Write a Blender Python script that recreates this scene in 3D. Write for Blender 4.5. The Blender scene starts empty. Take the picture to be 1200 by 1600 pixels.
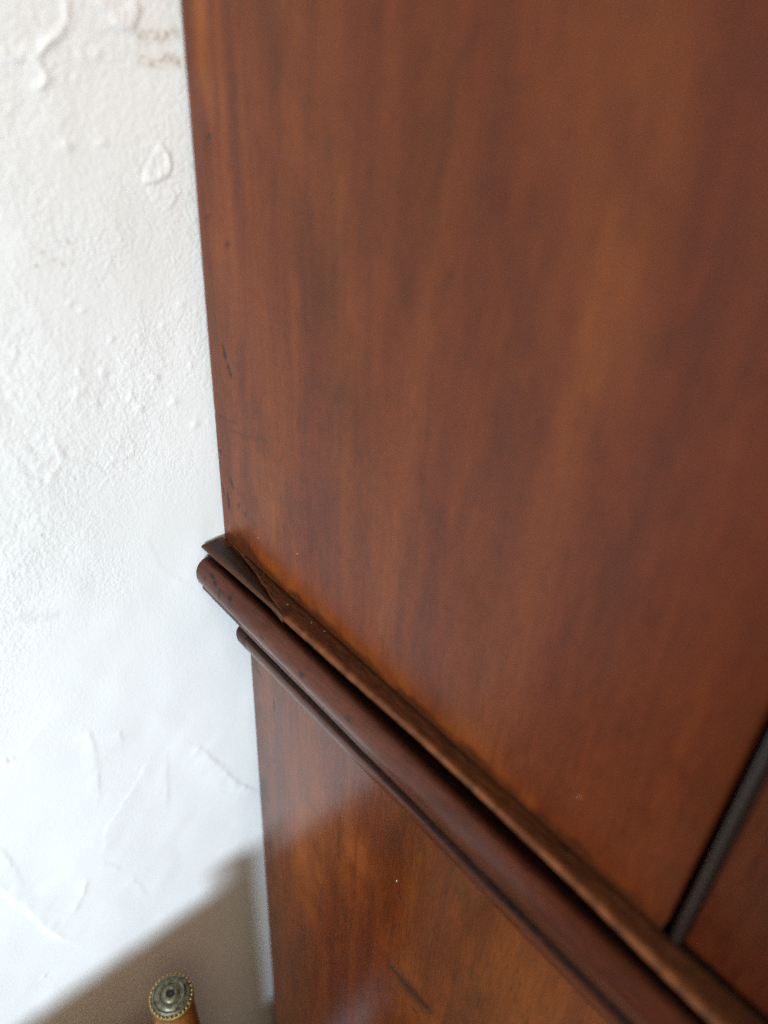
import bpy, bmesh, math, random
import numpy as np
from mathutils import Matrix, Vector

random.seed(7)
rng = np.random.default_rng(11)
scene = bpy.context.scene
COL = scene.collection

# ------------------------------------------------------------------ camera
# world frame: X along the plaster wall (to the right), Y into the wall, Z up;
# the origin is the back corner of the upper case where it meets the waist moulding
FLOOR_Z = -1.15
WALL_Y = 0.004
cam_data = bpy.data.cameras.new("camera")
cam = bpy.data.objects.new("camera", cam_data)
COL.objects.link(cam)
right = Vector((0.7583, -0.6501, 0.0481)).normalized()
fwd = Vector((0.5582, 0.6094, -0.5630))
fwd = (fwd - right * fwd.dot(right)).normalized()
up = right.cross(fwd)
cam.matrix_world = Matrix(((right.x, up.x, -fwd.x, -0.2342),
                           (right.y, up.y, -fwd.y, -0.4358),
                           (right.z, up.z, -fwd.z, 0.3569),
                           (0, 0, 0, 1)))
cam_data.sensor_fit = 'VERTICAL'
cam_data.sensor_height = 24.0
cam_data.lens = 24.0 * 1214.34 / 1600.0
cam_data.clip_start = 0.01
cam_data.clip_end = 50.0
cam_data.dof.use_dof = True
cam_data.dof.focus_distance = 0.585
cam_data.dof.aperture_fstop = 1.95
scene.camera = cam

# ------------------------------------------------------------------ light
world = bpy.data.worlds.new("World")
scene.world = world
world.use_nodes = True
bg = world.node_tree.nodes["Background"]
bg.inputs[0].default_value = (1.0, 0.87, 0.64, 1)      # warm dim room
bg.inputs[1].default_value = 0.165


def area_light(name, target, direction, dist, size, power, color, aim=None, spread=180.0):
    d = Vector(direction).normalized()
    li = bpy.data.lights.new(name, 'AREA')
    li.shape = 'DISK'
    li.size = size
    li.energy = power
    li.color = color
    o = bpy.data.objects.new(name, li)
    o.location = Vector(target) - d * dist
    if aim is not None:
        d = (Vector(aim) - o.location).normalized()
    li.spread = math.radians(spread)
    o.rotation_euler = d.to_track_quat('-Z', 'Y').to_euler()
    COL.objects.link(o)
    return o


# the window to the left of the camera, and an added warm fill, unseen, high behind it
area_light("window_light", (-0.1, 0.0, -0.2), (0.7525, 0.6034, -0.2653), 3.2, 0.78, 14.9, (0.725, 0.875, 1.0),
           aim=(-0.40, 0.0, -0.26), spread=52.0)
area_light("warm_fill", (-0.35, 0.0, 0.6), (0.10, 0.80, -0.50), 1.05, 0.45, 7.4, (1.0, 0.78, 0.48))

scene.view_settings.view_transform = 'Standard'
scene.view_settings.look = 'None'
scene.view_settings.exposure = 0.0
scene.view_settings.gamma = 1.0
scene.view_settings.use_curve_mapping = False
scene.cycles.use_denoising = False      # leave the fine sensor-like grain
scene.cycles.max_bounces = 8


# ------------------------------------------------------------------ helpers
def tag(o, label=None, cat=None, group=None, kind=None):
    for k, v in (("label", label), ("category", cat), ("group", group), ("kind", kind)):
        if v:
            o[k] = v
    return o


def empty(name, loc):
    o = bpy.data.objects.new(name, None)
    o.location = loc
    o.empty_display_size = 0.05
    COL.objects.link(o)
    return o


def link_mesh(name, verts, faces, mat, parent=None, smooth=True, wear=None):
    """verts are world coordinates; parts keep them under their empty"""
    me = bpy.data.meshes.new(name)
    v = np.asarray(verts, dtype=np.float32)
    f = np.asarray(faces, dtype=np.int32) if not isinstance(faces, list) else None
    if f is not None and f.ndim == 2:
        me.vertices.add(len(v))
        me.vertices.foreach_set("co", v.ravel())
        n, k = f.shape
        me.loops.add(n * k)
        me.loops.foreach_set("vertex_index", f.ravel())
        me.polygons.add(n)
        me.polygons.foreach_set("loop_start", np.arange(0, n * k, k, dtype=np.int32))
        me.update(calc_edges=True)
    else:
        me.from_pydata([tuple(p) for p in v.tolist()], [], [tuple(q) for q in faces])
    if wear is not None:
        a = me.attributes.new("wear", 'FLOAT_COLOR', 'POINT')  # besides wear, carries the painted shade of the nosing and lower moulding
        w = np.ones((len(v), 4), dtype=np.float32)
        w[:, :wear.shape[1]] = wear
        a.data.foreach_set("color", w.ravel())
    me.polygons.foreach_set("use_smooth", np.full(len(me.polygons), smooth))
    me.validate()
    me.materials.append(mat)
    o = bpy.data.objects.new(name, me)
    COL.objects.link(o)
    if parent is not None:
        o.parent = parent
        top = parent
        while top.parent is not None:
            top = top.parent
        if parent.parent is None:
            o.matrix_parent_inverse = Matrix.Translation(parent.location).inverted()
    return o


def grid_faces(nu, nv, flip=False):
    i = np.arange(nu - 1)[:, None] * nv + np.arange(nv - 1)[None, :]
    i = i.ravel()
    q = np.stack([i, i + nv, i + nv + 1, i + 1], 1)
    return q[:, ::-1].copy() if flip else q


def bm_box(bm, x0, x1, y0, y1, z0, z1, bev=0.0, seg=2):
    m = Matrix.Translation(((x0 + x1) / 2, (y0 + y1) / 2, (z0 + z1) / 2)) @ Matrix.Diagonal(
        (abs(x1 - x0), abs(y1 - y0), abs(z1 - z0), 1))
    r = bmesh.ops.create_cube(bm, size=1.0, matrix=m)
    if bev > 0:
        es = list({e for v in r['verts'] for e in v.link_edges})
        bmesh.ops.bevel(bm, geom=es, offset=bev, segments=seg, affect='EDGES', profile=0.6)


def bm_obj(name, bm, mat, parent=None, smooth=True):
    me = bpy.data.meshes.new(name)
    bm.normal_update()
    bm.to_mesh(me)
    bm.free()
    me.polygons.foreach_set("use_smooth", np.full(len(me.polygons), smooth))
    if smooth:
        try:
            me.set_sharp_from_angle(angle=math.radians(35))
        except Exception:
            pass
    me.materials.append(mat)
    o = bpy.data.objects.new(name, me)
    COL.objects.link(o)
    if parent is not None:
        o.parent = parent
        if parent.parent is None:
            o.matrix_parent_inverse = Matrix.Translation(parent.location).inverted()
    return o


def box_part(name, dims, mat, parent, bev=0.002):
    bm = bmesh.new()
    bm_box(bm, *dims, bev=bev)
    return bm_obj(name, bm, mat, parent)


def vnoise(x, y, seed=0):
    """smooth value noise on numpy arrays, about -1..1"""
    r = np.random.default_rng(seed)
    tab = r.uniform(-1, 1, (256, 256))
    xi, yi = np.floor(x).astype(int), np.floor(y).astype(int)
    fx, fy = x - xi, y - yi
    fx, fy = fx * fx * (3 - 2 * fx), fy * fy * (3 - 2 * fy)
    a = tab[xi % 256, yi % 256]
    b = tab[(xi + 1) % 256, yi % 256]
    c = tab[xi % 256, (yi + 1) % 256]
    d = tab[(xi + 1) % 256, (yi + 1) % 256]
    return (a * (1 - fx) + b * fx) * (1 - fy) + (c * (1 - fx) + d * fx) * fy


def seg_dist(px, pz, poly):
    """signed-side distance to a polyline, and the parameter along it (0..1)"""
    best = np.full(px.shape, 1e9)
    side = np.zeros(px.shape)
    par = np.zeros(px.shape)
    n = len(poly) - 1
    for i in range(n):
        ax, az = poly[i]
        bx, bz = poly[i + 1]
        dx, dz = bx - ax, bz - az
        L = dx * dx + dz * dz + 1e-9
        t = np.clip(((px - ax) * dx + (pz - az) * dz) / L, 0, 1)
        ex, ez = px - (ax + t * dx), pz - (az + t * dz)
        d = np.sqrt(ex * ex + ez * ez)
        s = np.sign(dx * (pz - az) - dz * (px - ax))
        m = d < best
        best = np.where(m, d, best)
        side = np.where(m, s, side)
        par = np.where(m, (i + t) / n, par)
    return best, side, par


# ------------------------------------------------------------------ materials
class NT:
    def __init__(self, name):
        self.mat = bpy.data.materials.new(name)
        self.mat.use_nodes = True
        self.t = self.mat.node_tree
        self.b = self.t.nodes["Principled BSDF"]

    def n(self, typ, **kw):
        nd = self.t.nodes.new(typ)
        for k, v in kw.items():
            setattr(nd, k, v)
        return nd

    def lk(self, a, b):
        self.t.links.new(a, b)

    def mapping(self, scale, loc=(0, 0, 0), rot=(0, 0, 0)):
        tc = self.n('ShaderNodeTexCoord')
        mp = self.n('ShaderNodeMapping')
        mp.inputs['Scale'].default_value = scale
        mp.inputs['Location'].default_value = loc
        mp.inputs['Rotation'].default_value = rot
        self.lk(tc.outputs['Object'], mp.inputs['Vector'])
        return mp.outputs['Vector']

    def noise(self, vec, scale=1.0, detail=3.0, rough=0.5, dist=0.0):
        nd = self.n('ShaderNodeTexNoise')
        nd.inputs['Scale'].default_value = scale
        nd.inputs['Detail'].default_value = detail
        nd.inputs['Roughness'].default_value = rough
        nd.inputs['Distortion'].default_value = dist
        self.lk(vec, nd.inputs['Vector'])
        return nd.outputs['Fac']

    def ramp(self, fac, stops):
        nd = self.n('ShaderNodeValToRGB')
        cr = nd.color_ramp
        while len(cr.elements) < len(stops):
            cr.elements.new(0.5)
        for e, (p, c) in zip(cr.elements, stops):
            e.position = p
            e.color = (c[0], c[1], c[2], 1) if isinstance(c, tuple) else (c, c, c, 1)
        self.lk(fac, nd.inputs['Fac'])
        return nd.outputs['Color']

    def mix(self, fac, a, b, mode='MIX'):
        nd = self.n('ShaderNodeMix', data_type='RGBA', blend_type=mode)
        if isinstance(fac, (int, float)):
            nd.inputs[0].default_value = fac
        else:
            self.lk(fac, nd.inputs[0])
        for s, i in ((a, 6), (b, 7)):
            if isinstance(s, tuple):
                nd.inputs[i].default_value = (*s, 1)
            else:
                self.lk(s, nd.inputs[i])
        return nd.outputs[2]

    def math(self, op, a, b=0.0):
        nd = self.n('ShaderNodeMath', operation=op)
        for s, i in ((a, 0), (b, 1)):
            if isinstance(s, (int, float)):
                nd.inputs[i].default_value = s
            else:
                self.lk(s, nd.inputs[i])
        return nd.outputs[0]

    def bump(self, h, strength, dist, prev=None):
        nd = self.n('ShaderNodeBump')
        nd.inputs['Strength'].default_value = strength
        nd.inputs['Distance'].default_value = dist
        self.lk(h, nd.inputs['Height'])
        if prev is not None:
            self.lk(prev, nd.inputs['Normal'])
        return nd.outputs['Normal']

    def wear(self):
        at = self.n('ShaderNodeAttribute', attribute_name="wear")
        sp = self.n('ShaderNodeSeparateColor')
        self.lk(at.outputs['Color'], sp.inputs[0])
        return sp.outputs[0], sp.outputs[1], sp.outputs[2]


def plaster_material():
    k = NT("white_plaster")
    fine = k.noise(k.mapping((1, 1, 0.8), rot=(0, 0.6, 0)), 460, 3, 0.55, 0.5)
    mid = k.noise(k.mapping((1, 1, 0.75), rot=(0, 0.5, 0)), 165, 3, 0.5, 0.8)
    patch = k.noise(k.mapping((1, 1, 1)), 14, 2, 0.5)
    s, g, b = k.wear()
    amt = k.math('MULTIPLY', k.ramp(patch, [(0.35, 0.45), (0.6, 1.0)]), b)
    h = k.mix(0.40, fine, mid)
    h = k.mix(amt, (0.5, 0.5, 0.5), h)
    tint = k.noise(k.mapping((1, 1, 1)), 7, 3, 0.55)
    col = k.ramp(tint, [(0.3, (0.84, 0.835, 0.82)), (0.7, (0.87, 0.87, 0.865))])
    speck = k.noise(k.mapping((1, 1, 1)), 520, 2, 0.6)
    sm = k.math('MULTIPLY', s, k.ramp(speck, [(0.42, 0.0), (0.56, 1.0)]))
    col = k.mix(sm, col, (0.42, 0.30, 0.18))
    col = k.mix(k.math('MULTIPLY', g, 0.35), col, (0.60, 0.60, 0.53))
    k.lk(col, k.b.inputs['Base Color'])
    k.b.inputs['Roughness'].default_value = 0.75
    k.b.inputs['Specular IOR Level'].default_value = 0.25
    k.lk(k.bump(h, 0.72, 0.0019), k.b.inputs['Normal'])
    return k.mat


def mahogany(name, axis, mid, dark, gold, red, rough=0.27, wear=False, grime_shade=(0.006, 0.004, 0.003),
             raw=(0.20, 0.085, 0.035), seed=0.0, pore=1.0, coat=0.0, spec=0.42, front=None, wr=0.7):
    """polished old mahogany; axis is the direction of the grain"""
    k = NT(name)

    def st(a, l):      # scale: a across the grain, l along it
        s = [a, a, a]
        s[axis] = l
        return tuple(s)
    o = (seed, seed * 1.7, seed * 0.6)
    broad = k.noise(k.mapping(st(13, 1.6), o), 1.0, 3, 0.5, 0.6)
    band = k.noise(k.mapping(st(38, 2.6), o), 1.0, 4, 0.6, 0.9)
    blot = k.noise(k.mapping(st(30, 12), o), 1.0, 4, 0.6, 0.8)
    line = k.noise(k.mapping(st(340, 14), o), 1.0, 4, 0.65, 0.4)
    pores = k.noise(k.mapping(st(1500, 120), o), 1.0, 2, 0.6)
    col = k.ramp(broad, [(0.30, red), (0.52, mid), (0.72, gold)])
    col = k.mix(k.ramp(band, [(0.30, 0.55), (0.56, 0.0)]), col, dark)
    col = k.mix(k.ramp(band, [(0.56, 0.0), (0.78, 0.40)]), col, gold)
    col = k.mix(k.ramp(blot, [(0.50, 0.0), (0.74, 0.6)]), col, dark)
    if front is not None:      # front half darkened in colour as light falloff; more golden along the back
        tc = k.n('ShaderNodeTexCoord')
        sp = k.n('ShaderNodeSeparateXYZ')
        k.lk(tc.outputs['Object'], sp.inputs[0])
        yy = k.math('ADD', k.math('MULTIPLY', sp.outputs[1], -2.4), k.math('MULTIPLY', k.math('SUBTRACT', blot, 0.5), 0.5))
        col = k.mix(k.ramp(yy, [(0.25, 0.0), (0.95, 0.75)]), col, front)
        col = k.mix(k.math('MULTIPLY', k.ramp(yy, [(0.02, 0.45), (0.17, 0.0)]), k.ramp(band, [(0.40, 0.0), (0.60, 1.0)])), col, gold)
    col = k.mix(0.26 * pore, col, k.ramp(line, [(0.3, 0.25), (0.62, 1.3)]), 'MULTIPLY')
    pore2 = k.noise(k.mapping(st(820, 60), o), 1.0, 3, 0.65)
    col = k.mix(0.42 * pore, col, k.ramp(pore2, [(0.34, 0.25), (0.52, 1.05)]), 'MULTIPLY')
    col = k.mix(0.45 * pore, col, k.ramp(pores, [(0.33, 0.25), (0.5, 1.05)]), 'MULTIPLY')
    rg = k.noise(k.mapping(st(30, 14), (3, 1, 2)), 1.0, 4, 0.6)
    r = k.ramp(rg, [(0.3, rough * 0.82), (0.72, rough * 1.30)])
    hgt = k.mix(0.5, line, pores)
    if wear:
        s, g, b = k.wear()
        mott = k.noise(k.mapping((1, 1, 1)), 260, 4, 0.65)
        s2 = k.math('MULTIPLY', s, k.ramp(mott, [(0.30, 0.62), (0.62, 1.0)]))
        col = k.mix(g, col, raw)
        col = k.mix(s2, col, grime_shade)
        col = k.mix(b, col, (0.004, 0.003, 0.003))
        k.lk(k.math('MULTIPLY', k.math('SUBTRACT', 1.0, k.math('MAXIMUM', k.math('MULTIPLY', s, wr * 1.2), k.math('MULTIPLY', g, wr * 0.65))), spec), k.b.inputs['Specular IOR Level'])
        r = k.mix(k.math('MAXIMUM', k.math('MULTIPLY', s, wr), k.math('MULTIPLY', g, wr * 0.8)), r, (0.62, 0.62, 0.62))
    k.lk(col, k.b.inputs['Base Color'])
    k.lk(r, k.b.inputs['Roughness'])
    k.b.inputs['IOR'].default_value = 1.5
    if not wear:
        k.b.inputs['Specular IOR Level'].default_value = spec
    k.b.inputs['Coat Weight'].default_value = coat
    k.b.inputs['Coat Roughness'].default_value = 0.15
    ripple = k.noise(k.mapping(st(22, 8)), 1.0, 2, 0.5)
    nb = k.bump(ripple, 0.12, 0.002)
    k.lk(k.bump(hgt, 0.10 * pore, 0.0006, nb), k.b.inputs['Normal'])
    return k.mat


def plain(name, col, rough, metal=0.0, nscale=200, var=0.3, bump=0.1):
    k = NT(name)
    nz = k.noise(k.mapping((1, 1, 1)), nscale, 4, 0.6)
    c = k.mix(k.ramp(nz, [(0.35, 0.0), (0.65, 1.0)]), tuple(v * (1 - var) for v in col), tuple(min(1, v * (1 + var)) for v in col))
    k.lk(c, k.b.inputs['Base Color'])
    k.lk(k.ramp(nz, [(0.3, rough * 0.8), (0.7, min(1.0, rough * 1.25))]), k.b.inputs['Roughness'])
    k.b.inputs['Metallic'].default_value = metal
    k.lk(k.bump(nz, bump, 0.001), k.b.inputs['Normal'])
    return k.mat


MID, DARK = (0.150, 0.0295, 0.0060), (0.070, 0.0165, 0.0055)
GOLD, RED = (0.200, 0.048, 0.0075), (0.136, 0.0215, 0.0055)
M_PLASTER = plaster_material()
M_UPPER = mahogany("mahogany_upper_panel", 2, MID, DARK, GOLD, RED, 0.30, True, grime_shade=(0.035, 0.011, 0.004), raw=(0.265, 0.070, 0.011), front=(0.084, 0.0155, 0.0045), spec=0.23, wr=0.25, pore=0.8)
M_LOWER = mahogany("mahogany_lower_panel", 2, (0.128, 0.0245, 0.0040), (0.048, 0.0095, 0.0035), (0.205, 0.047, 0.005),
                   (0.105, 0.0165, 0.005), 0.20, True, grime_shade=(0.030, 0.010, 0.005), raw=(0.25, 0.060, 0.007), seed=5.3, pore=0.85, spec=0.52, wr=0.2)
M_MOULD = mahogany("mahogany_moulding", 1, (0.078, 0.0175, 0.0065), (0.042, 0.010, 0.005), (0.100, 0.024, 0.008),
                   (0.072, 0.0145, 0.006), 0.20, True, grime_shade=(0.008, 0.005, 0.004), raw=(0.20, 0.070, 0.028), seed=2.1, spec=0.30)
M_STRIP = mahogany("worn_strip_wood", 1, (0.078, 0.024, 0.0075), (0.038, 0.013, 0.005), (0.110, 0.036, 0.010),
                   (0.066, 0.019, 0.007), 0.45, True, grime_shade=(0.018, 0.010, 0.006), raw=(0.165, 0.054, 0.018), seed=9.0, pore=1.7, spec=0.22)
M_SPLINTER = mahogany("dark_splinter_wood", 1, (0.024, 0.011, 0.007), (0.013, 0.007, 0.005), (0.036, 0.016, 0.008),
                      (0.026, 0.011, 0.007), 0.42, True, raw=(0.20, 0.078, 0.028), seed=3.0, pore=0.8, spec=0.22)
M_EBONY = mahogany("dark_beading_wood", 2, (0.018, 0.011, 0.009), (0.012, 0.008, 0.007), (0.024, 0.014, 0.011),
                   (0.018, 0.011, 0.009), 0.26, False, seed=4.0, pore=0.5, spec=0.6)
M_PLAIN_WOOD = mahogany("plain_mahogany", 2, MID, DARK, GOLD, RED, 0.32, False, seed=7.7)
M_DOOR = mahogany("door_mahogany", 2, (0.070, 0.0135, 0.0042), (0.036, 0.008, 0.0035), (0.095, 0.021, 0.005), (0.062, 0.011, 0.004), 0.27, False, seed=8.1, spec=0.25)
M_CHAIR = mahogany("chair_wood", 2, (0.26, 0.085, 0.018), (0.12, 0.035, 0.010), (0.36, 0.13, 0.028), (0.22, 0.06, 0.014), 0.25, False, seed=1.3)
M_CHAIR_BACK = plain("tan_leather", (0.34, 0.24, 0.14), 0.5, 0.0, 300, 0.25, 0.2)
M_PATINA = plain("green_patina_metal", (0.125, 0.118, 0.075), 0.42, 0.55, 260, 0.55, 0.4)
M_BRASS = plain("aged_brass", (0.30, 0.205, 0.085), 0.42, 0.85, 500, 0.25, 0.15)
M_BLACK = plain("dark_hole", (0.012, 0.012, 0.010), 0.6, 0.0, 300, 0.2, 0.1)
M_DUST = plain("pale_dust", (0.70, 0.66, 0.60), 0.9)
M_FLOOR = mahogany("floorboard_wood", 0, (0.17, 0.09, 0.045), (0.10, 0.05, 0.025), (0.22, 0.12, 0.06), (0.15, 0.075, 0.035), 0.4, False, seed=6.0)

# ------------------------------------------------------------------ plaster wall
def axis_points(lo, hi, step, far_lo, far_hi):
    d = np.arange(lo, hi + step / 2, step)
    a = np.linspace(far_lo, lo, 14)[:-1]
    b = np.linspace(hi, far_hi, 14)[1:]
    return np.concatenate([a, d, b])


gx = axis_points(-300, 45, 1.2, -1500, 1600)
gz = axis_points(-480, 385, 1.3, FLOOR_Z * 1000, 1350)
WX, WZ = np.meshgrid(gx, gz, indexing='ij')

# broad trowel undulation (mm towards the room)
H = 0.9 * vnoise(WX / 70, WZ / 95, 1) + 0.40 * vnoise(WX / 24 + 0.4 * vnoise(WX / 30, WZ / 30, 9), WZ / 34, 2)
fade = np.clip(0.55 + 0.6 * vnoise(WX / 60, WZ / 60, 5), 0.1, 1) * np.clip((WZ + 60 - 0.9 * (WX + 100)) / 150, 0.15, 1)
H += 0.12 * fade * vnoise(WX / 5.0 + WZ / 13, WZ / 7.0, 3) + 0.10 * fade * vnoise(WX / 2.7 + WZ / 9, WZ / 3.6, 4)

# trowel ridges and flake edges: (polyline, height mm, width mm, side of the gentle slope, falloff mm)
RIDGES = [
    ([(-60.1, 343.6), (-59.5, 332.6), (-66.9, 326.5), (-75.1, 320.4), (-77.5, 317.4), (-74.6, 309.6), (-79.1, 305.0)], 1.5, 2.0, 0, 14),
    ([(-93.5, 322.0), (-89.5, 317.5), (-84.8, 319.7), (-80.9, 322.0), (-78.8, 317.4)], 1.0, 1.8, 0, 8),
    ([(-46.1, 341.8), (-37.7, 335.9), (-32.7, 331.3)], 0.9, 1.3, 1, 8),
    ([(-32.7, 331.3), (-26.8, 331.0), (-21.7, 339.3), (-24.1, 343.1)], 1.2, 1.6, 1, 7),
    ([(-56.3, 320.3), (-55.0, 317.2), (-50.3, 316.7), (-45.6, 319.5), (-47.6, 321.5)], 0.7, 1.3, 0, 4),
    ([(-18.4, 277.3), (-12.5, 271.3), (-11.0, 264.5), (-13.8, 259.9), (-21.0, 256.7), (-29.9, 257.0)], 1.5, 1.2, -1, 4),
    ([(-18.4, 277.3), (-23.6, 271.2), (-26.9, 266.8), (-28.6, 262.2), (-31.3, 258.6)], -0.9, 0.9, 1, 3),
    ([(-22.7, 252.5), (-16.1, 250.3), (-9.5, 247.1), (-11.0, 244.8), (-16.1, 241.3)], 1.1, 1.2, -1, 4),
    ([(-29.3, 253.1), (-27.6, 249.0), (-23.6, 245.1), (-17.7, 242.0)], -0.7, 0.9, 1, 3),
    ([(-134.0, 124.0), (-125.0, 119.7), (-120.8, 116.1), (-115.7, 109.2)], -0.8, 0.9, -1, 6),
    ([(-103.1, 106.4), (-97.3, 101.3), (-91.1, 96.9), (-83.8, 90.3), (-79.0, 84.1)], -1.0, 0.9, -1, 7),
    ([(-79.0, 84.1), (-71.9, 91.8), (-66.5, 89.1), (-59.6, 90.0), (-58.0, 96.0), (-61.7, 101.2)], 0.8, 1.1, 0, 4),
    ([(-128.4, 100.8), (-123.4, 96.7), (-116.7, 91.1)], -0.9, 1.0, -1, 7),
    ([(-116.1, 90.9), (-111.8, 95.6), (-105.2, 102.5), (-108.1, 121.5)], 0.9, 1.6, 0, 5),
    ([(-86.8, 71.8), (-80.0, 77.6), (-73.7, 80.2)], 0.6, 1.1, 0, 4),
    ([(-43.0, 81.0), (-25.8, 76.8), (-0.9, 71.8)], -0.4, 0.9, 0, 3),
    ([(-44.4, -217.2), (-34.7, -234.1), (-18.9, -272.8), (-8.3, -298.8), (15.7, -337.2)], 2.2, 2.2, -1, 13),
    ([(-129.3, -133.2), (-127.7, -150.3), (-128.5, -171.6), (-134.9, -215.7)], 1.3, 2.0, -1, 8),
    ([(-106.3, -150.3), (-105.6, -164.5)], 0.9, 1.8, -1, 6),
    ([(-90.4, -205.1), (-100.8, -220.8), (-113.1, -234.9), (-132.0, -252.6), (-143.7, -287.5)], 0.8, 1.8, 1, 12),
    ([(-71.6, -205.2), (-74.3, -236.8), (-77.5, -272.9)], 1.1, 2.2, -1, 9),
    ([(-153.8, -102.7), (-176.6, -122.8), (-196.4, -140.1)], 0.5, 1.1, 1, 8),
    ([(-211.6, -208.8), (-209.7, -226.3), (-206.7, -249.1)], 1.2, 1.8, -1, 8),
    ([(-232.0, -232.0), (-221.5, -253.3), (-214.8, -277.7), (-207.0, -310.5), (-200.4, -343.5), (-186.9, -382.5)], 2.4, 1.9, 1, 15),
    ([(-159.9, -302.7), (-165.4, -321.1), (-178.1, -340.2)], 1.8, 3.0, -1, 7),
    ([(-143.9, -297.6), (-138.0, -305.7), (-132.9, -319.2)], 0.8, 1.6, -1, 7),
    ([(-122.6, -342.5), (-118.0, -364.8), (-112.3, -391.3)], 0.8, 1.8, -1, 7),
    ([(-60.0, 20.0), (-52.0, -8.0), (-30.0, -40.0)], 0.25, 1.6, -1, 10),
    ([(-185.0, 40.0), (-160.0, 20.0), (-150.0, -15.0)], 0.35, 1.4, 1, 8),
    ([(-60.0, 210.0), (-48.0, 228.0), (-50.0, 240.0)], 0.35, 1.3, 0, 5),
]
for poly, amp, wid, side, fall in RIDGES:
    if poly[0][1] < -90:      # the lower wall was trowelled softer
        amp, wid = amp * 0.62, wid * 1.9
    amp *= 0.66 if poly[0][1] < 230 else 0.95
    d, s, p = seg_dist(WX + 1.1 * vnoise(WX / 6, WZ / 6, 21), WZ + 1.1 * vnoise(WX / 6, WZ / 6, 22), poly)
    taper = np.clip(np.minimum(p, 1 - p) * 7 + 0.35, 0, 1) * (0.8 + 0.35 * vnoise(WX / 9, WZ / 9, 23))
    if side == 0:
        w = np.full(d.shape, wid)
    else:
        w = np.where(s * side > 0, fall, wid * 0.55)
    if amp < 0:     # a torn edge: raised on one side, a thin trench along the line
        H += taper * (abs(amp) * 0.7 * np.exp(-d / (np.where(s * side > 0, fall, 0.5))) * (s * side > 0) + amp * 0.9 * np.exp(-(d / wid) ** 2))
    else:
        H += amp * taper * np.exp(-(d / w) ** 1.5)

LUMPS = [(-82.6, 196.8), (-76.0, 191.7), (-62.4, 171.1), (-44.3, 167.8), (-52.8, 152.9), (-69.6, 151.5), (-37.2, 139.5),
         (-11.6, 142.0), (-28.0, 171.9), (-14.2, 182.9), (-87.2, 142.7), (-78.1, 132.9), (-50.6, 122.0), (-26.7, 119.0),
         (-54.5, 130.7), (-13.7, 98.2), (-84.4, 154.5), (-117.4, 175.9), (-39.7, 131.1), (-50.8, 278.5), (-59.2, 309.3),
         (-70.3, 279.0), (-183.3, -123.9), (-189.1, -121.7), (-97.4, -203.9), (-215.9, -405.0)]
LUMPS += [(random.uniform(-130, 0), random.uniform(90, 230)) for _ in range(14)]
for i, (lx, lz) in enumerate(LUMPS):
    r = random.uniform(1.6, 2.8) if i < 26 else random.uniform(1.0, 1.9)
    a = random.uniform(0.40, 0.85) if i < 26 else random.uniform(0.2, 0.45)
    e = random.uniform(0.7, 1.4)
    jx, jz = WX + 1.3 * vnoise(WX / 2.6, WZ / 2.6, 24 + i % 5), WZ + 1.3 * vnoise(WX / 2.6, WZ / 2.6, 34 + i % 5)
    H += a * np.exp(-(((jx - lx) / (r * e)) ** 2 + ((jz - lz) / r) ** 2) ** 1.1)

WEAR = np.zeros(WX.shape + (3,), np.float32)
# how sandy the finish is: gritty higher up and to the left, trowelled smooth lower down
WEAR[..., 2] = np.clip(0.22 + 0.78 * np.clip((WZ + 60 - 0.9 * (WX + 100)) / 130 + 0.25 * vnoise(WX / 45, WZ / 45, 6), 0, 1), 0, 1)
STAINS = [(-19.1, 329.1), (-21.5, 326.2), (-14.1, 328.3), (-11.2, 326.3), (-6.8, 328.3), (-2.5, 328.8), (-21.8, 316.8),
          (-16.8, 315.1), (-12.6, 315.0), (-9.2, 317.5), (-3.9, 317.1), (-0.9, 314.9), (-91.9, 226.9), (-87.9, 222.4),
          (-82.4, 219.5), (-96.6, 220.8), (-76.7, 219.6), (-77.3, 230.4), (-126.8, 53.7)]
for i, (sx, sz) in enumerate(STAINS):
    r = 2.4 if i < 12 else 1.1
    WEAR[..., 0] = np.maximum(WEAR[..., 0], (0.85 if i < 12 else 0.7) * np.exp(-(((WX - sx) / (r * 1.3)) ** 2 + ((WZ - sz) / r) ** 2)))
for sx, sz in [(-151.4, -2.9), (-143.6, -8.2), (-134, -12)]:
    WEAR[..., 1] = np.maximum(WEAR[..., 1], 0.9 * np.exp(-(((WX - sx) / 7) ** 2 + ((WZ - sz) / 2.4) ** 2)))
# keep the relief off the strip the cabinet's back nearly touches, and calm it far away
H = np.clip(H - H.mean(), -3, 4.2)
H = np.where(WX > -6, np.minimum(H, 1.4 + np.clip(-WX, 0, 6) * 0.5), H)
wv = np.stack([WX / 1000, WALL_Y - H / 1000, WZ / 1000], -1).reshape(-1, 3)
nf = grid_faces(len(gx), len(gz), flip=False)
wall = link_mesh("wall", wv, nf, M_PLASTER, None, True, WEAR.reshape(-1, 3))
sol = wall.modifiers.new("thickness", 'SOLIDIFY')
sol.thickness = 0.12
sol.offset = -1.0
tag(wall, "rough white trowelled plaster wall behind the cabinet", None, None, 'structure')

# ------------------------------------------------------------------ floor
floor = empty("floor", (0, -0.9, FLOOR_Z))
tag(floor, "plain brown board floor under the cabinet and chair", None, None, 'structure')
for i in range(18):
    y1 = -0.004 - i * 0.12
    box_part("plank", (-1.5, 1.6, y1 - 0.117, y1, FLOOR_Z - 0.03, FLOOR_Z), M_FLOOR, floor, 0.0015)

# ------------------------------------------------------------------ cabinet
FRONT_Y = -0.450
WIDTH = 0.95
cabinet = empty("cabinet", (WIDTH / 2, FRONT_Y / 2, FLOOR_Z))
tag(cabinet, "tall antique polished mahogany cabinet with rounded waist moulding against white plaster wall", "cabinet")


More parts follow.
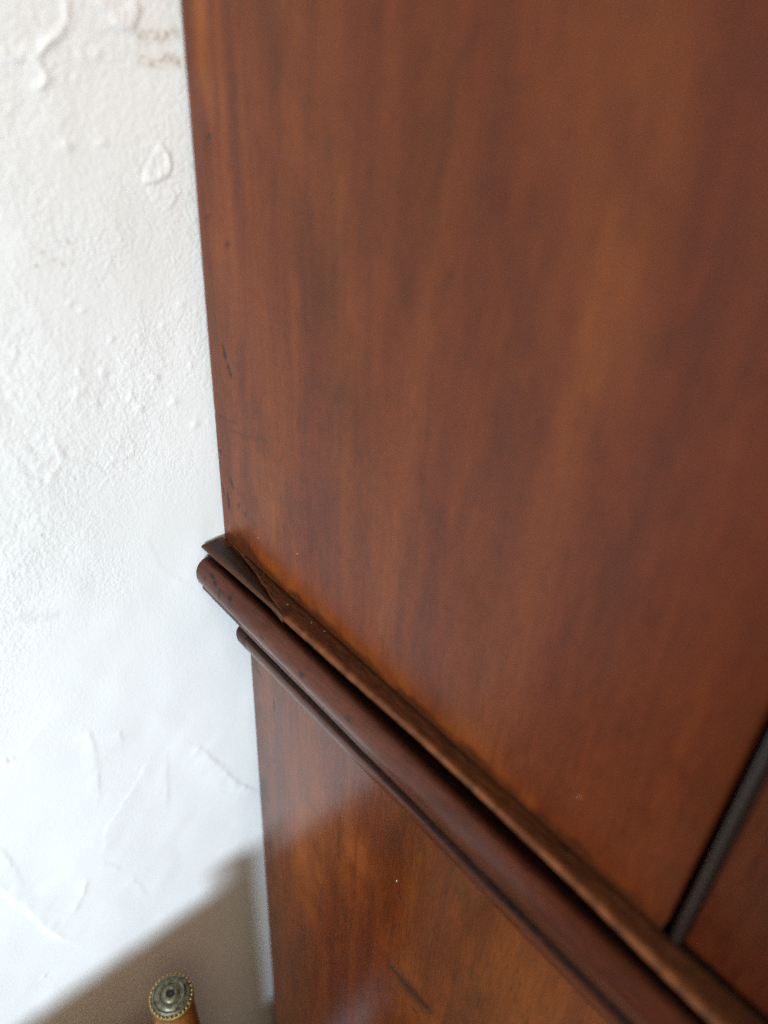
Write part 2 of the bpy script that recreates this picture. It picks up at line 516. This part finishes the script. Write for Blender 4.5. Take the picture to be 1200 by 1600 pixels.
def panel(name, y0, y1, z0, z1, vis_z0, vis_z1, mat, wear_fn, thick=0.020, step=1.5, edge=1.5):
    """side board whose show face lies in X = 0, with a dense face, a rounded back edge and real thickness (mm input)"""
    ys = np.concatenate([[y1, y1 - 0.25, y1 - 0.7], np.arange(y1 - edge, y0, -step), [y0]])
    zs = np.concatenate([np.linspace(z0, vis_z0, 6)[:-1], np.arange(vis_z0, vis_z1, step), np.linspace(vis_z1, z1, 6)])
    Y, Z = np.meshgrid(ys, zs, indexing='ij')
    d = np.clip(y1 - Y, 0, edge)
    X = edge - np.sqrt(np.maximum(edge ** 2 - (edge - d) ** 2, 0))
    wear, dx = wear_fn(Y, Z)
    X = X + dx
    v = np.stack([X, Y, Z], -1).reshape(-1, 3) / 1000
    f = grid_faces(len(ys), len(zs), flip=False)
    o = link_mesh(name, v, f, mat, cabinet, True, wear.reshape(-1, 3))
    s = o.modifiers.new("thickness", 'SOLIDIFY')
    s.thickness = thick
    s.offset = -1.0
    return o


def marks(Y, Z, wear, dx, ch, polys, w, a, depth):
    for poly in polys:
        d, s, p = seg_dist(Y + 0.5 * vnoise(Y / 3, Z / 3, 31), Z + 0.5 * vnoise(Y / 3, Z / 3, 32), poly)
        g = np.exp(-(d / (w * (0.45 + 0.9 * np.sin(np.pi * np.clip(p, 0.05, 0.95))))) ** 2)
        wear[..., ch] = np.maximum(wear[..., ch], a * g)
        dx += depth * g


UP_GOUGE = [[(-19.2, 161.5), (-21.5, 154.9), (-22.7, 152.3)], [(-23.2, 149.8), (-25.7, 145.5), (-27.6, 141.7)],
            [(-11.0, 44.6), (-11.8, 36.6), (-10.1, 30.0)]]
UP_NICK = [[(-31.2, 226.0), (-35.7, 228.2)], [(0.4, 108.6), (-2.3, 103.3)], [(0.3, 97.3), (-1.8, 94.2)],
           [(-1.0, 75.8), (-8.2, 77.6)], [(-1.9, 69.9), (-2.3, 59.3)], [(-27.5, 45.0), (-24.1, 37.7)],
           [(-35.5, 41.1), (-33.3, 35.5)], [(-18.8, 281.5), (-23.1, 282.7)], [(-3, 50), (-6, 40)], [(-16, 62), (-20, 52)]]
UP_SCRATCH = [[(-7.3, 235.9), (-12.7, 237.8), (-17.6, 241.0)], [(-19.4, 99.9), (-37.6, 104.1), (-68.5, 113.3)], [(-1.2, 107.8), (-15.3, 106.4), (-31.9, 110.2)],
              [(-3.6, 62.7), (-20.0, 54.7), (-30.8, 52.2)], [(-65.0, 57.4), (-101.9, 52.4)],
              [(-80.8, 71.1), (-122.7, 54.7)], [(-112.7, 83.6), (-160.8, 63.8)]]


SMOKE = [(-187, 290, 15, 50, 0.60), (-160, 178, 20, 34, 0.52), (-172, 240, 14, 44, 0.45), (-245, 115, 12, 30, 0.50), (-108, 225, 28, 70, 0.40), (-85, 300, 12, 60, 0.35),
         (-241, 225, 10, 40, 0.30), (-292, 255, 13, 62, -0.26), (-20, 325, 8, 120, -0.95), (-38, 300, 5, 110, -0.6), (-56, 330, 4, 90, -0.4), (-268, 300, 8, 50, -0.30),
         (-135, 320, 9, 50, -0.35)]


def upper_wear(Y, Z):
    w = np.zeros(Y.shape + (3,), np.float32)
    dx = 0.10 * vnoise(Y / 60, Z / 90, 41)
    # polish build-up along the moulding joint: dark, ragged, with a worn orange margin
    n = vnoise(Y / 16, Z / 22, 42) + 0.5 * vnoise(Y / 6, Z / 7, 43)
    hgt = 7 + 4.5 * n + 7 * np.exp(-((Y + 32) / 22) ** 2) + 4 * np.exp(-((Y + 395) / 30) ** 2)
    w[..., 0] = 0.85 * np.clip((hgt - Z) / 5.5, 0, 1)
    ho = 24 + 14 * vnoise(Y / 22, Z / 40, 44) + 10 * np.exp(-((Y + 90) / 70) ** 2)
    w[..., 1] = 0.44 * np.clip((ho - Z) / 30, 0, 1) * (1 - w[..., 0]) * np.clip(0.62 + 0.55 * vnoise(Y / 9, Z / 30, 47) + 0.45 * vnoise(Y / 26, Z / 26, 48), 0, 1)
    smear = np.exp(-(((Y + 26) / 11) ** 2 + ((Z - 12 - 0.2 * Y) / 13) ** 2))
    w[..., 0] = np.maximum(w[..., 0], 0.85 * np.clip(smear * 1.6 - 0.25 + 0.25 * n, 0, 1))
    # darker margin beside the front beading
    fr = np.clip((Y + 372 + 6 * vnoise(Z / 30, Z / 11, 45)) / -14, 0, 1)
    w[..., 0] = np.maximum(w[..., 0], 0.45 * fr)
    # smoky and golden clouds in the veneer
    cl = 0.5 + 0.5 * vnoise(Y / 20, Z / 45, 49) + 0.35 * vnoise(Y / 8, Z / 20, 50)
    for cy, cz, ry, rz, a in SMOKE:
        g = a * np.clip(cl, 0, 1.2) * np.exp(-(((Y - cy) / ry) ** 2 + ((Z - cz) / rz) ** 2))
        if a > 0:
            w[..., 0] = np.maximum(w[..., 0], g)
        else:
            w[..., 1] = np.maximum(w[..., 1], -g)
    # old dark edge at the back
    w[..., 0] = np.maximum(w[..., 0], 0.28 * np.exp(-((Y - 0.5) / 1.4) ** 2) * (0.6 + 0.4 * vnoise(Z / 14, Y / 9, 46)))
    marks(Y, Z, w, dx, 2, UP_GOUGE, 1.5, 0.9, 0.5)
    marks(Y, Z, w, dx, 2, UP_NICK, 1.1, 0.7, 0.3)
    marks(Y, Z, w, dx, 0, UP_SCRATCH[:4], 0.9, 0.45, 0.08)
    marks(Y, Z, w, dx, 0, UP_SCRATCH[4:], 0.9, 0.16, 0.03)
    return w, dx


LO_GOUGE = [[(-222.3, -308.3), (-239.5, -308.2), (-254.4, -305.7), (-263.7, -303.0)]]
LO_NICK = [[(-188.7, -265.7), (-190.7, -272.5)], [(-61.6, -128.8), (-61.8, -142.4)], [(-35.5, -111.8), (-44.5, -119.4)],
           [(-257.0, -263.2), (-260.7, -264.8)], [(-245.8, -332.2), (-256.9, -328.6)], [(-218.5, -201.1), (-224.7, -205.6)]]
LO_SCR = [[(-200.3, -258.6), (-212.7, -267.4)], [(-230, -255), (-236, -285)], [(-150, -180), (-148, -250)], [(-170, -150), (-172, -330)]]


LO_CLOUD = [(-205, -150, 30, 34, 0.75), (-300, -215, 36, 50, 0.7), (-36, -330, 13, 260, 0.85), (-165, -330, 16, 60, 0.4), (-250, -120, 60, 14, 0.45),
            (-165, -215, 22, 46, -0.85), (-275, -340, 34, 40, -0.8), (-105, -300, 22, 100, -0.7), (-340, -190, 25, 40, -0.3)]


def lower_wear(Y, Z):
    w = np.zeros(Y.shape + (3,), np.float32)
    dx = 0.16 * vnoise(Y / 55, Z / 90, 51)
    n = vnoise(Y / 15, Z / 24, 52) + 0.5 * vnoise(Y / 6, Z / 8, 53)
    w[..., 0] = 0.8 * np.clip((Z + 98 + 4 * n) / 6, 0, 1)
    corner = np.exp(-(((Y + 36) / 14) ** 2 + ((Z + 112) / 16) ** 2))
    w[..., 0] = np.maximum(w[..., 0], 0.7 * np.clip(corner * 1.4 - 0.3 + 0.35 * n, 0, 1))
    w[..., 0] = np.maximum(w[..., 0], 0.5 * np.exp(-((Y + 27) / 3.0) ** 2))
    rub = np.exp(-(((Y + 236) / 30) ** 2 + ((Z + 285) / 26) ** 2))
    w[..., 1] = 0.30 * rub * np.clip(0.5 + 0.5 * n, 0, 1)
    cl = 0.55 + 0.5 * vnoise(Y / 14, Z / 30, 54) + 0.3 * vnoise(Y / 6, Z / 14, 58)
    for cy, cz, ry, rz, a in LO_CLOUD:
        g = a * np.clip(cl, 0, 1.2) * np.exp(-(((Y - cy) / ry) ** 2 + ((Z - cz) / rz) ** 2))
        if a > 0:
            w[..., 0] = np.maximum(w[..., 0], g)
        else:
            w[..., 1] = np.maximum(w[..., 1], -g)
    marks(Y, Z, w, dx, 0, LO_GOUGE, 8.5, 0.95, 0.12)
    marks(Y, Z, w, dx, 2, LO_GOUGE, 2.6, 0.35, 0.15)
    marks(Y, Z, w, dx, 2, LO_NICK, 1.3, 0.6, 0.3)
    marks(Y, Z, w, dx, 0, LO_SCR, 1.0, 0.55, 0.1)
    return w, dx


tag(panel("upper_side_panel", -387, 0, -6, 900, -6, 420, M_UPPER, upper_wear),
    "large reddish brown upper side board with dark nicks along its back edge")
tag(panel("lower_side_panel", -446, -27, -1050, -66, -800, -66, M_LOWER, lower_wear),
    "lower side board with a dark gouge and the wall's sheen at its top")

# the rest of both cases
box_part("upper_carcass", (0.021, WIDTH, -0.400, -0.002, -0.004, 0.88), M_PLAIN_WOOD, cabinet, 0.002)
box_part("lower_carcass", (0.021, WIDTH, FRONT_Y + 0.004, -0.028, -1.05, -0.040), M_PLAIN_WOOD, cabinet, 0.002)
box_part("plinth", (0.004, WIDTH + 0.012, FRONT_Y - 0.004, -0.030, FLOOR_Z, -1.05), M_PLAIN_WOOD, cabinet, 0.003)
box_part("top_board", (-0.012, WIDTH + 0.012, FRONT_Y - 0.012, 0.0, 0.9005, 0.925), M_PLAIN_WOOD, cabinet, 0.004)
door = box_part("door", (0.0008, WIDTH - 0.001, FRONT_Y, -0.3975, 0.0025, 0.898), M_DOOR, cabinet, 0.0015)

# dark upright bead between the side board and the door
bm = bmesh.new()
prof = []
for i in range(17):
    a = math.pi * i / 16
    prof.append((0.0010 - 0.0026 * math.sin(a), -0.3942 + 0.0027 * math.cos(a)))
prof = [(0.008, -0.3915)] + prof + [(0.008, -0.3969)]
zs_ = [0.0005 + k * 0.03 for k in range(30)]
rows = [[bm.verts.new((x + 0.0001 * math.sin(z * 60), y, z)) for x, y in prof] for z in zs_]
for r0, r1 in zip(rows, rows[1:]):
    for j in range(len(prof) - 1):
        bm.faces.new((r0[j], r0[j + 1], r1[j + 1], r1[j]))
bm.faces.new(rows[0][::-1])
bm.faces.new(rows[-1])
bmesh.ops.recalc_face_normals(bm, faces=bm.faces)
tag(bm_obj("upright_bead", bm, M_EBONY, cabinet), "near black rounded upright bead beside the door")


# waist mouldings, swept along the side and round the front corner (mm; p is outward from X = 0)
def sweep(name, profile_fn, ys, mat, wear_fn, jitter=0.12, seed=60, front=True, dome=0.0):
    rows, wr = [], []
    for y in ys:
        pr = profile_fn(y)
        rows.append([(-p, y, z) for p, z in pr])
        wr.append([wear_fn(y, p, z) for p, z in pr])
    if front:
        pr = profile_fn(ys[-1])
        F = FRONT_Y * 1000
        rows.append([(-p, F - p, z) for p, z in pr])
        rows.append([(WIDTH * 1000 + p * 0.5, F - p, z) for p, z in pr])
        wr += [wr[-1], wr[-1]]
    R = np.array(rows)
    n = R.shape[1]
    j = jitter * (vnoise(R[..., 1] / 9 + R[..., 2], R[..., 2] / 4, seed) + vnoise(R[..., 1] / 40, R[..., 2] / 30, seed + 1))
    R[..., 0] += j
    R[..., 2] += 0.6 * j
    v = R.reshape(-1, 3) / 1000
    m = R.shape[0]
    faces = []
    for i in range(m - 1):
        for k in range(n):
            k2 = (k + 1) % n
            faces.append((i * n + k, i * n + k2, (i + 1) * n + k2, (i + 1) * n + k))
    w = np.array(wr, np.float32).reshape(-1, 3)
    # closed ends
    vlist, wl = v.tolist(), w.tolist()
    c0 = np.mean(v[:n], 0)
    c0[1] += dome / 1000
    vlist.append(c0.tolist()); wl.append(np.median(np.array(wl[:n]), 0).tolist())
    vlist.append(np.mean(v[-n:], 0).tolist()); wl.append(wl[-1])
    a, b = len(vlist) - 2, len(vlist) - 1
    for k in range(n):
        faces.append((a, (k + 1) % n, k))
        faces.append((b, (m - 1) * n + k, (m - 1) * n + (k + 1) % n))
    o = link_mesh(name, vlist, faces, mat, cabinet, True, np.array(wl, np.float32))
    bm = bmesh.new()
    bm.from_mesh(o.data)
    bmesh.ops.recalc_face_normals(bm, faces=bm.faces)
    bm.to_mesh(o.data)
    bm.free()
    o.data.set_sharp_from_angle(angle=math.radians(42))
    return o


def stations(y0, y1, fine_to, fine, coarse):
    a = list(np.arange(y0, fine_to, -fine))
    return a + list(np.arange(fine_to, y1, -coarse)) + [y1]


def lerp_tab(tab, y):
    ys = [t[0] for t in tab][::-1]
    xs = [t[1] for t in tab][::-1]
    return float(np.interp(y, ys, xs))


EDGE = [(5, 20.0), (0, 20.0), (-50, 18.2), (-103, 16.5), (-180, 14.6), (-240, 13.0), (-290, 13.0), (-350, 13.8), (-425, 16.8), (-480, 17)]
CRACK = [(0, 0.4), (-8.6, 0.9), (-20, 1.3), (-30.7, 2.4), (-39, 3.7), (-47, 4.6), (-53.5, 5.8), (-62, 7.9), (-71.5, 9.4), (-80, 11.6), (-91, 13.7), (-103, 16.4)]


def n1(y, f, seed):
    return float(vnoise(np.array([y / f]), np.array([seed * 1.37]), seed)[0])


def strip_profile(y):
    split = y > -103
    e = lerp_tab(CRACK, y) + 0.25 * n1(y, 3.1, 71) if split else lerp_tab(EDGE, y) + 0.16 * n1(y, 9, 72) + 0.10 * n1(y, 2, 73)
    e = max(e, 0.5)
    zt = -0.8
    pts = []
    for k in range(9):
        p = e * k / 9.0
        pts.append((p, zt + 0.22 * n1(y + p * 3.3, 1.8, 80 + k) + 0.16 * n1(y, 9, 90 + k) - 0.4 * (k == 0)))
    b = min(2.4, e * 0.4)
    if split:
        pts += [(e - 0.15, zt - 0.3), (e, zt - 1.2), (e, -4.0), (e * 0.7, -7.5), (0, -7.5)]
    else:
        pts += [(e - b * 0.45, zt - 0.5 + 0.12 * n1(y, 3, 99)), (e, zt - 1.9), (e - 0.2, -4.6), (e - 2.6, -7.0), (0, -7.5)]
    return pts


def strip_wear(y, p, z):
    split = y > -103
    e = lerp_tab(CRACK, y) if split else lerp_tab(EDGE, y)
    u = p / max(e, 0.5)
    grime_shade = max(0.0, 1 - p / 2.4) * 0.95
    grime_shade = max(grime_shade, 0.4 * max(0, n1(y + p, 7, 75)))
    raw = 0.0
    if not split and u > 0.70 and z > -5:
        raw = 0.85 * min(1, (u - 0.70) / 0.12) * (0.70 + 0.5 * n1(y, 6, 76) + 0.3 * n1(y, 2.2, 74))
    if z < -5:
        grime_shade, raw = 1.0, 0
    if split and y > -30:
        raw = 0.35
    return (grime_shade if raw < 0.3 else grime_shade * 0.2, max(0, raw), 0)


ys_strip = [-5.0] + [y for y in stations(-7, -449, -160, 1.2, 3.0)]
tag(sweep("top_strip", strip_profile, ys_strip, M_STRIP, strip_wear, 0.05, 60), "rough worn brown strip along the top of the moulding")


def splinter_profile(y):
    c = lerp_tab(CRACK, y) + 0.25 * n1(y, 3.1, 71)
    gap = 0.6 + 1.0 * math.exp(-((y + 45) / 12) ** 2) + 0.55 * math.exp(-((y + 74) / 9) ** 2)
    gap *= min(1.0, max(0.05, (y + 103) / 14))
    i = c + gap
    e = lerp_tab(EDGE, y) + 0.12 * n1(y, 6, 77)
    e = max(e, i + 0.25)
    lift = 0.5 * max(0, 1 + y / 103)
    w = e - i
    return [(i, -1.3), (i + 0.08 * w, -0.8 + lift * 0.3), (i + 0.3 * w, -0.65 + lift * 0.4), (i + 0.6 * w, -0.7 + lift * 0.3),
            (i + w - min(0.9, 0.3 * w), -0.9 + lift * 0.2), (e, -1.7), (e - 0.1, -2.9), (e - min(2.5, 0.6 * w), -6.6), (i, -6.6)]


def splinter_wear(y, p, z):
    e, c = lerp_tab(EDGE, y), lerp_tab(CRACK, y)
    raw = 0.0
    if p > e - 1.0 and z > -4:
        raw = 0.28
    elif p < c + 0.9 + 0.6 * n1(y, 5, 78):
        raw = 0.55
    if y > -14 and p < 7:
        raw = max(raw, 0.7 * (1 - p / 7) + 0.2 * n1(y, 4, 79))
    if y < -80:
        raw = max(raw, min(0.4, (-80 - y) / 50))
    return (0, max(0, raw), 0)


tag(sweep("splinter", splinter_profile, [0.0, -0.4] + list(np.arange(-1.2, -102, -1.2)) + [-102.4], M_SPLINTER, splinter_wear, 0.04, 62, front=False),
    "smooth dark wedge split from the strip by a crack")


def nose_profile(y):
    cx, cz, rx, rz = 18.0, -24.2, 9.9, 13.0
    if y > -3.2:      # worn round end
        t = (y + 3.2) / 3.2
        s = math.sqrt(max(0.0, 1 - (0.80 * t) ** 2))
        rx, rz = rx * s, rz * s
    # a runs from inside top over the outer nose to the underside
    pts = [(cx + rx * -math.cos(a_), cz + rz * math.sin(a_)) for a_ in [math.radians(40 + 235 * k / 28.0) for k in range(29)]]
    return pts + [(3.0, pts[-1][1]), (3.0, pts[0][1] - 1.5)]


NOSE_MARKS = [(-22, -14.5, 2.6, 1.0), (-28, -16.5, 2.2, 1.1), (-36, -21.0, 1.2, 3.2), (-49, -17.0, 1.8, 1.6), (-139, -20, 2.4, 1.5),
              (-93, -21, 2.0, 1.0), (-188, -19, 2.0, 1.2), (-70, -28, 3.0, 0.8), (-118, -27, 2.0, 0.9), (-15, -20, 1.5, 1.0)]


def nose_wear_shade(y, p, z):
    g = 0.0
    if p < 22.0 and z > -20:  # groove side darkened in the colour, deepening the shade of the recess
        g = min(1.0, (22.0 - p) / 7.0)
    if y > -4:
        g = max(g, 0.55 + 0.2 * n1(z, 3, 55))
    if z < -33:
        g = max(g, min(0.8, (-33 - z) / 3))
    b = 0.0
    for my, mz, ry, rz in NOSE_MARKS:
        b = max(b, min(0.95, 1.5 * math.exp(-(((y - my) / (ry * 1.15)) ** 2 + ((z - mz) / (rz * 1.15)) ** 2))))
    g = max(g, 0.35 * max(0, n1(y + z * 2, 12, 56)))
    return (g, 0.0, b)


tag(sweep("rounded_nosing", nose_profile, [0.0, -0.3, -0.8, -1.5, -2.4] + stations(-3.2, -449, -160, 1.0, 4.0), M_MOULD, nose_wear_shade, 0.16, 64, dome=0.0),
    "thick rounded mahogany nosing with small dark dents")


def fillet_profile(y):
    return [(3.0, -37.4), (21.0, -37.4), (22.2, -38.0), (22.4, -39.5), (22.4, -42.0), (21.6, -43.2), (3.0, -44.0)]


sweep("fillet", fillet_profile, [0.0, -0.5] + stations(-1, -449, -160, 2.5, 6.0), M_MOULD, lambda y, p, z: (0.55 if z > -38.2 else 0.25, 0, 0), 0.18, 66)


def ovolo_profile(y):
    return [(0.5, -69.5), (6.5, -69.5), (8.6, -70.2), (10.2, -71.8), (11.0, -74.0), (11.2, -77.5), (10.8, -81.0), (9.8, -84.5), (8.6, -87.2), (7.6, -88.6), (6.0, -89.4), (0.5, -89.8)]


def ovolo_wear_shade(y, p, z):
    g = 0.95 if z > -73 else 0.15 * max(0, n1(y, 14, 57))  # top face painted dark for the shade under the overhang
    return (g, 0.55 if -89.0 < z < -86.0 else 0.0, 0)


tag(sweep("moulding_patch", ovolo_profile, [-27.0, -27.4, -28.5, -31, -34, -37, -39.6], M_MOULD,
          lambda y, p, z: (0.8 if z > -71 else 0.5, 0, 0), 0.10, 68, front=False), "short darker piece at the back end of the moulding")
sweep("lower_moulding", ovolo_profile, stations(-40.1, -449, -160, 2.0, 5.0), M_MOULD, ovolo_wear_shade, 0.16, 70)

# backing that carries the mouldings between the two cases
bm = bmesh.new()
bm_box(bm, -0.0028, 0.0195, FRONT_Y - 0.002, -0.004, -0.0690, -0.0075)
bm_obj("moulding_core", bm, plain("core_wood", (0.03, 0.014, 0.008), 0.7), cabinet)

# a few pale specks of dust lying on the wood
bm = bmesh.new()
for y, z in [(-50.1, 27.1), (-98.1, 42.2), (-330.9, 37.7)]:
    bmesh.ops.create_icosphere(bm, subdivisions=1, radius=0.00026, matrix=Matrix.Translation((-0.0002, y / 1000, z / 1000)))
for y, z in [(-217.3, -186.6)]:
    bmesh.ops.create_icosphere(bm, subdivisions=1, radius=0.0005, matrix=Matrix.Translation((-0.0002, y / 1000, z / 1000)) @ Matrix.Diagonal((0.6, 0.7, 2.2, 1)))
for y, p, z in [(-64, 12, -11.5), (-120, 5, -0.4), (-95, 7, -0.4), (-132, 3, -0.4)]:
    bmesh.ops.create_icosphere(bm, subdivisions=1, radius=0.00024, matrix=Matrix.Translation((-p / 1000, y / 1000, z / 1000)))
tag(bm_obj("dust", bm, M_DUST, cabinet), None, None, None, 'stuff')

# ------------------------------------------------------------------ chair
PX, PY, PZ = -0.1405, -0.1004, -0.3625
CH_W = 0.47
chair = empty("chair", (PX - CH_W / 2, PY - 0.2, FLOOR_Z))
tag(chair, "orange brown wooden chair post with ringed greenish metal cap, in front of the wall", "chair")


def lathe(name, prof, cx, cy, mat, parent, seg=48):
    bm = bmesh.new()
    rows = []
    for r, z in prof:
        if r < 1e-6:
            rows.append([bm.verts.new((cx, cy, z))])
        else:
            rows.append([bm.verts.new((cx + r * math.cos(2 * math.pi * k / seg), cy + r * math.sin(2 * math.pi * k / seg), z)) for k in range(seg)])
    for a, b in zip(rows, rows[1:]):
        for k in range(seg):
            k2 = (k + 1) % seg
            if len(a) == 1 and len(b) == 1:
                continue
            if len(a) == 1:
                bm.faces.new((a[0], b[k], b[k2]))
            elif len(b) == 1:
                bm.faces.new((a[k], a[k2], b[0]))
            else:
                bm.faces.new((a[k], a[k2], b[k2], b[k]))
    bmesh.ops.recalc_face_normals(bm, faces=bm.faces)
    return bm_obj(name, bm, mat, parent)


def chair_post(cx, cy, top):
    r = 0.0175
    lathe("post", [(0, FLOOR_Z), (0.013, FLOOR_Z), (0.0165, FLOOR_Z + 0.3), (0.020, FLOOR_Z + 0.45), (0.0195, top - 0.10),
                   (r + 0.0006, top - 0.03), (r, top - 0.0105), (0, top - 0.0105)], cx, cy, M_CHAIR, chair)
    mm = 0.001
    cap = lathe("cap", [(0, top - 10.2 * mm), (17.0 * mm, top - 10.2 * mm), (17.0 * mm, top - 6 * mm), (16.4 * mm, top - 3.2 * mm), (14.8 * mm, top - 2.0 * mm), (14.2 * mm, top - 2.7 * mm),
                        (13.4 * mm, top - 2.7 * mm), (12.6 * mm, top - 1.4 * mm), (11.2 * mm, top - 0.6 * mm), (9.4 * mm, top - 0.8 * mm), (8.6 * mm, top - 1.8 * mm),
                        (7.6 * mm, top - 1.8 * mm), (6.8 * mm, top - 0.3 * mm), (5.4 * mm, top + 0.8 * mm), (4.2 * mm, top + 0.9 * mm), (3.3 * mm, top + 0.2 * mm), (3.0 * mm, top - 1.0 * mm), (0, top - 1.2 * mm)],
                cx, cy, M_PATINA, chair)
    tag(cap, "round greenish ringed metal cap with brass beaded rim")
    bm = bmesh.new()
    for k in range(30):
        a = 2 * math.pi * k / 30
        bmesh.ops.create_icosphere(bm, subdivisions=2, radius=1.35 * mm,
                                   matrix=Matrix.Translation((cx + 17.3 * mm * math.cos(a), cy + 17.3 * mm * math.sin(a), top - 4.0 * mm)) @ Matrix.Diagonal((1, 1, 0.9, 1)))
    o = bm_obj("beaded_rim", bm, M_BRASS, None)
    o.parent = cap
    o.matrix_parent_inverse = Matrix.Translation(chair.location).inverted()
    o.matrix_parent_inverse = Matrix.Identity(4)
    o2 = lathe("band", [(18.6 * mm, top - 11 * mm), (18.9 * mm, top - 9.5 * mm), (18.6 * mm, top - 6.0 * mm), (17.4 * mm, top - 5.4 * mm), (17.2 * mm, top - 11 * mm), (18.6 * mm, top - 11 * mm)], cx, cy, M_BRASS, None)
    o2.parent = cap
    o3 = lathe("dimple", [(0, top - 0.3 * mm), (2.0 * mm, top - 0.45 * mm), (2.9 * mm, top - 0.9 * mm)], cx, cy, M_BLACK, None)
    o3.parent = cap


chair_post(PX, PY, PZ)
chair_post(PX - CH_W, PY, PZ)
BT = -0.397
box_part("backrest", (PX - CH_W + 0.016, PX - 0.016, PY - 0.016, PY + 0.004, BT - 0.40, BT), M_CHAIR_BACK, chair, 0.004)
box_part("seat", (PX - CH_W - 0.01, PX + 0.01, PY - 0.44, PY - 0.022, -0.735, -0.69), M_CHAIR_BACK, chair, 0.012)
for yy in (-0.03, -0.43):
    box_part("seat_rail", (PX - CH_W + 0.02, PX - 0.02, PY + yy - 0.012, PY + yy + 0.012, -0.79, -0.737), M_CHAIR, chair, 0.002)
for xx in (PX - 0.012, PX - CH_W + 0.012):
    bm = bmesh.new()
    bm_box(bm, xx - 0.017, xx + 0.017, PY - 0.447, PY - 0.413, FLOOR_Z, -0.737, 0.003)
    bm_obj("leg", bm, M_CHAIR, chair)
